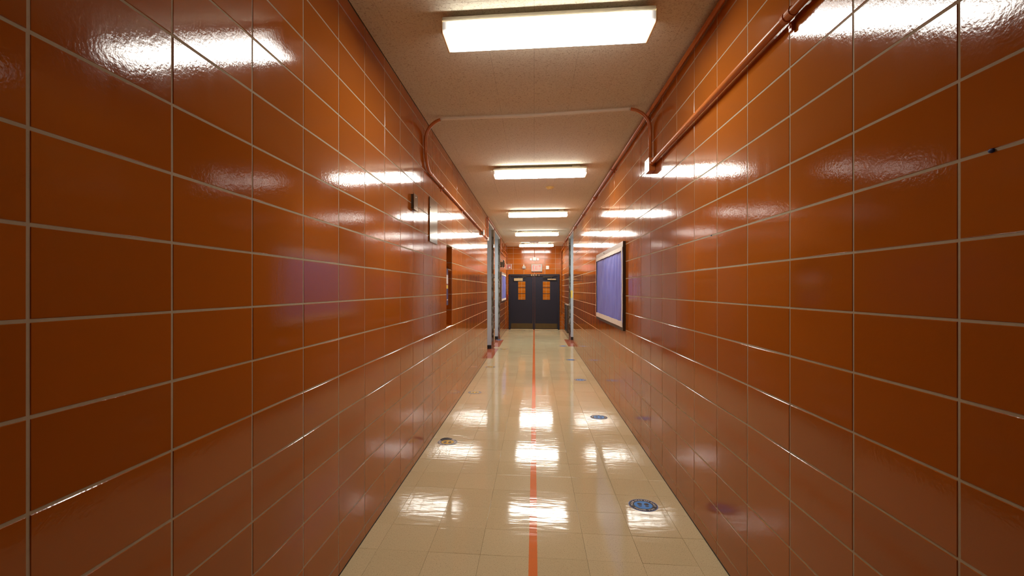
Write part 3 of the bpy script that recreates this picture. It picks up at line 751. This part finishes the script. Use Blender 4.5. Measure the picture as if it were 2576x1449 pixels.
# ------------------------------------------------------------------ bulletin boards
def board(s, y0, y1, z0, z1, label, seed):
    t = thing('bulletin_board', label, 'bulletin board', (s*D, (y0+y1)/2, z0), 'paper-covered bulletin boards')
    hw = (y1-y0)/2; h = z1-z0; TH = .030
    def X(a, b): a, b = -s*a, -s*b; return (min(a, b), max(a, b))
    box('backing', M['bronze'], (*X(.0005, .016), -hw+.012, hw-.012, .03, h-.03), t)
    box('side_rail', M['bronze'], (*X(.0005, TH), -hw, -hw+.016, 0, h), t)
    box('side_rail', M['bronze'], (*X(.0005, TH), hw-.016, hw, 0, h), t)
    box('bottom_rail', M['bronze'], (*X(.0005, TH), -hw+.016, hw-.016, 0, .044), t)
    box('top_rail', M['alu'], (*X(.0005, TH), -hw+.016, hw-.016, h-.062, h), t)
    # wrinkled violet paper
    bm = bmesh.new(); nu, nv = 150, 60; g = []
    a0, a1, b0, b1 = -hw+.035, hw-.035, .09, h-.09
    for i in range(nu+1):
        row = []
        for j in range(nv+1):
            u, v = a0+(a1-a0)*i/nu, b0+(b1-b0)*j/nv
            q = noise.noise(V3((u*9+seed, v*1.3, seed)))*.006+noise.noise(V3((u*3.1+v*2.5, v*2.6-u*1.2, seed+4)))*.011+abs(noise.noise(V3((u*6-v*5, v*3.5, seed+9))))*.006
            ed = min(1, min(u-a0, a1-u)/.06, min(v-b0, b1-v)/.06)
            row.append(bm.verts.new((-s*(.024+max(-.004, q*ed)), u, v)))
        g.append(row)
    for i in range(nu):
        for j in range(nv): bm.faces.new((g[i][j], g[i+1][j], g[i+1][j+1], g[i][j+1]))
    obj('violet_paper', bm, M['violet'], t, True)
    # scalloped white border strips
    def strip(name, p0, p1, wd, inward, wob):
        p0, p1 = V3(p0), V3(p1); n = int((p1-p0).length/.02); bm = bmesh.new(); A, B = [], []
        inw = V3(inward)
        for k in range(n+1):
            p = p0+(p1-p0)*k/n; ww = wd+.007*abs(math.sin(k*1.3))+wob*noise.noise(V3((k*.13, seed, wd*50)))
            off = .006*noise.noise(V3((k*.11, seed+3, 0)))
            A.append(bm.verts.new(p+V3((-s*off, 0, 0)))); B.append(bm.verts.new(p+inw*ww+V3((-s*(off+.003), 0, 0))))
        for k in range(n): bm.faces.new((A[k], A[k+1], B[k+1], B[k]))
        o = obj(name, bm, M['paper'], t)
        m = o.modifiers.new('s', 'SOLIDIFY'); m.thickness = .0012
        return o
    xx = -s*(TH+.004)
    strip('border_strip', (xx, -hw+.012, .040), (xx, hw-.012, .040), .062, (0, 0, 1), .008)
    strip('border_strip', (xx, -hw+.012, h-.058), (xx, hw-.012, h-.058), .042, (0, 0, -1), .010)
    strip('border_strip', (xx, -hw+.010, .050), (xx, -hw+.010, h-.06), .045, (0, 1, 0), .012)
    strip('border_strip', (xx, hw-.010, .050), (xx, hw-.010, h-.06), .045, (0, -1, 0), .012)
    bm = bmesh.new(); disc(bm, (-s*TH, .3, h-.03), (-s, 0, 0), .006, .008, 10); obj('push_pin', bm, M['black'], t)
board(1, 5.66, 8.06, 1.052, 2.078, 'large violet paper bulletin board with white border on right wall', 2.0)
board(-1, 15.02, 17.35, 1.115, 2.07, 'distant violet paper bulletin board on left wall near double door', 31.0)

# ------------------------------------------------------------------ steel plates on the left wall
t = thing('wall_plate', 'small square steel switch plate standing off the left wall', 'wall plate', (-D, 4.086, EYE+.742))
box('backing_box', M['bronze'], (.0005, .022, -.062, .062, -.062, .062), t)
bm = bmesh.new(); bx(bm, .0222, .027, -.069, .069, -.068, .068, bev=.0015); obj('cover', bm, M['steel'], t)
for zz_ in (-.042, .042):
    bm = bmesh.new(); disc(bm, (.027, 0, zz_), (1, 0, 0), .0045, .0015, 10); obj('screw', bm, M['tin'], t)
t = thing('access_panel', 'tall brushed steel cover plate with a slot on left wall', 'access panel', (-D, 4.91, EYE+.693))
bm = bmesh.new(); bx(bm, .0005, .010, -.19, .19, -.221, .221, bev=.002); obj('cover', bm, M['steel'], t)
bm = bmesh.new(); disc(bm, (.0102, -.165, .118), (1, 0, 0), .007, .0015, 12); obj('screw', bm, M['black'], t)
box('slot', M['black'], (.0101, .0108, .05, .15, -.125, -.121), t)

# notice holder in the niche
t = thing('notice_holder', 'blue holder with white and yellow labels inside left wall recess', 'notice holder', (-D-.15, 5.885, 1.33))
bm = bmesh.new(); bx(bm, .0, .118, -.125, .10, 0, .47, bev=.004); obj('holder_body', bm, M['holder'], t)
box('white_label', M['label'], (.1182, .1192, -.11, .085, .265, .375), t)
box('yellow_label', M['yellow'], (.1182, .1192, -.10, .085, .205, .25), t)
box('small_label', M['label'], (.1182, .1192, .0, .08, .06, .075), t)
box('red_line', M['red'], (.1182, .1192, -.11, .085, .255, .262), t)
bm = bmesh.new()
v = [bm.verts.new(p) for p in ((.075, -.125, .535), (.075, .10, .535), (.155, .10, .43), (.155, -.125, .43))]
bm.faces.new(v); v2 = [bm.verts.new((.155, -.125, .42)), bm.verts.new((.155, .10, .42))]; bm.faces.new((v[3], v[2], v2[1], v2[0]))
bm.faces.new((v[1], v[2], bm.verts.new((.075, .10, .47))))
o = obj('clear_hood', bm, M['glass'], t); m = o.modifiers.new('s', 'SOLIDIFY'); m.thickness = .003
box('hood_bracket', M['tin'], (.12, .15, .092, .099, .43, .437), t)

# ------------------------------------------------------------------ floor tape and decals
bm = bmesh.new(); n = 60
A = []; B = []
for k in range(n+1):
    y = Y0+.05+(YB-.06-Y0-.05)*k/n; A.append(y)
bx(bm, -.031, .0175, Y0+.05, YB-.055, .0006, .0013)
tag(obj('floor_tape', bm, M['tape']), 'long orange tape stripe down the middle of corridor floor', 'tape')

def foot(bm, cx, cy, s, flip, z):
    f = -1 if flip else 1
    def poly(pts): bm.faces.new([bm.verts.new((cx+p[0]*s, cy+f*p[1]*s, z)) for p in (pts if f > 0 else pts[::-1])])
    n = 20
    sole = [(.42*math.cos(t)*(1+.10*math.sin(t)), .28+.50*math.sin(t) if math.sin(t) > 0 else .28+.38*math.sin(t)) for t in [2*math.pi*i/n for i in range(n)]]
    poly(sole)
    heel = [(-.30, -.22)]+[(.30, -.22)]
    heel = [(.31, -.26)]+[(-.31, -.26)]+[(-.31*math.cos(a), -.42-.26*math.sin(a)) for a in [math.pi*i/8 for i in range(9)]]
    poly(heel)
gl_t = glyphs('PLEASE STAY 6FT APART', .0195, .0007); gl_b = glyphs('THANK YOU', .0215, .0007)
def circle_face(bm, r, z, seg=56, r0=None):
    if r0 is None: bm.faces.new([bm.verts.new((r*math.cos(2*math.pi*i/seg), r*math.sin(2*math.pi*i/seg), z)) for i in range(seg)])
    else:
        a = [bm.verts.new((r*math.cos(2*math.pi*i/seg), r*math.sin(2*math.pi*i/seg), z)) for i in range(seg)]
        b = [bm.verts.new((r0*math.cos(2*math.pi*i/seg), r0*math.sin(2*math.pi*i/seg), z)) for i in range(seg)]
        for i in range(seg): bm.faces.new((a[i], a[(i+1) % seg], b[(i+1) % seg], b[i]))
def decal(name, kind, loc, label, grp, peeled=False, rot=0):
    t = thing(name, label, 'floor sticker', (loc[0], loc[1], .0009), grp); t.rotation_euler = (0, 0, rot)
    blue = kind == 'blue'
    bm = bmesh.new(); disc(bm, (0, 0, -.0004), (0, 0, 1), .1, .0005, 56); obj('rim', bm, M['decrim'] if blue else M['decworn'], t)
    bm = bmesh.new(); circle_face(bm, .0945, .0004, r0=.062); obj('ring', bm, M['decblack'] if blue else M['decworn'], t)
    bm = bmesh.new(); circle_face(bm, .063, .0007); obj('centre', bm, M['decblue'] if blue else M['decyel'], t)
    for sx in (-1, 1):
        bm = bmesh.new(); foot(bm, sx*.0235, .0, .040, not blue, .0011); bmesh.ops.recalc_face_normals(bm, faces=bm.faces); obj('footprint', bm, M['decblack'], t)
    for nm, g_, sz, sgn in (('upper_text', gl_t, .0195, 1), ('lower_text', gl_b, .0215, -1)):
        V, Fc = [], []                               # the yellow ones face the other way: turned half round
        arc_text(V, Fc, g_, sz, .079, (math.pi/2 if blue else -math.pi/2)*sgn, sgn > 0, z=.0009)
        me = bpy.data.meshes.new(nm); me.from_pydata(V, [], Fc); me.materials.append(M['decwhite'])
        o = bpy.data.objects.new(nm, me); C.objects.link(o); o.parent = t
    if peeled:
        bm = bmesh.new(); rows = []
        for k in range(15):
            th = math.radians(72+k*5.6); row = []
            for i, q in enumerate((0, .35, .7, 1)):
                rr = .066+.036*q+.006*noise.noise(V3((k*.5, q, 3)))
                zz = .0015+.009*q**1.5*max(0, math.sin(math.radians(k*11)))
                row.append(bm.verts.new((rr*math.cos(th), rr*math.sin(th)*(1+.10*q), zz)))
            rows.append(row)
        for a, b in zip(rows, rows[1:]):
            for i in range(3): bm.faces.new((a[i], b[i], b[i+1], a[i+1]))
        o = obj('peeled_flap', bm, M['decblack'], t); mm = o.modifiers.new('s', 'SOLIDIFY'); mm.thickness = .0008
    return t
G1, G2 = 'blue footprint floor stickers', 'yellow footprint floor stickers'
decal('floor_sticker', 'blue', (.768, 3.532), 'nearest blue footprint sticker reading please stay 6ft apart', G1, rot=math.radians(-4))
decal('floor_sticker', 'blue', (.7685, 5.905), 'second blue footprint sticker, lying in a bright floor reflection', G1)
decal('floor_sticker', 'blue', (.772, 8.30), 'third blue footprint sticker from the viewer, right of orange tape', G1)
decal('floor_sticker', 'blue', (.787, 10.63), 'fourth blue footprint sticker from the viewer, right of orange tape', G1)
decal('floor_sticker', 'blue', (.772, 13.18), 'farthest blue footprint sticker, beside the red doorway tiles on right', G1)
decal('floor_sticker', 'blue', (-1.05, 14.53), 'blue-grey footprint sticker at threshold of the farther left doorway', G1)
decal('floor_sticker', 'yellow', (-.862, 4.795), 'nearest yellow footprint sticker with torn curling black edge', G2, True)
decal('floor_sticker', 'yellow', (-.876, 7.14), 'second worn yellow footprint sticker beside the left wall', G2)
decal('floor_sticker', 'yellow', (-.861, 9.50), 'third worn yellow footprint sticker, before the nearer left doorway', G2)
decal('floor_sticker', 'yellow', (-.767, 12.38), 'farthest worn yellow footprint sticker, between the left doorways', G2)

# bits of blue putty on the right wall joints
def putty(loc, r, label):
    bm = bmesh.new(); bmesh.ops.create_icosphere(bm, subdivisions=2, radius=r)
    for v in bm.verts:
        v.co *= 1+.25*noise.noise(v.co*200+V3(loc)); v.co.x *= .55; v.co.y *= 1.25; v.co.z *= .75
    o = obj('putty_blob', bm, M['putty'], None, True, loc); tag(o, label, 'putty', 'blue putty blobs')
putty((D-.001, 1.213, EYE+.3146), .0065, 'blue putty blob in a tile joint nearest the viewer, far right')
putty((D-.001, 2.97, EYE+.3146), .005, 'middle one of three blue putty blobs in right wall joints')
putty((D-.001, 3.62, EYE+.318), .005, 'tiny blue putty blob in a joint just before the large board')
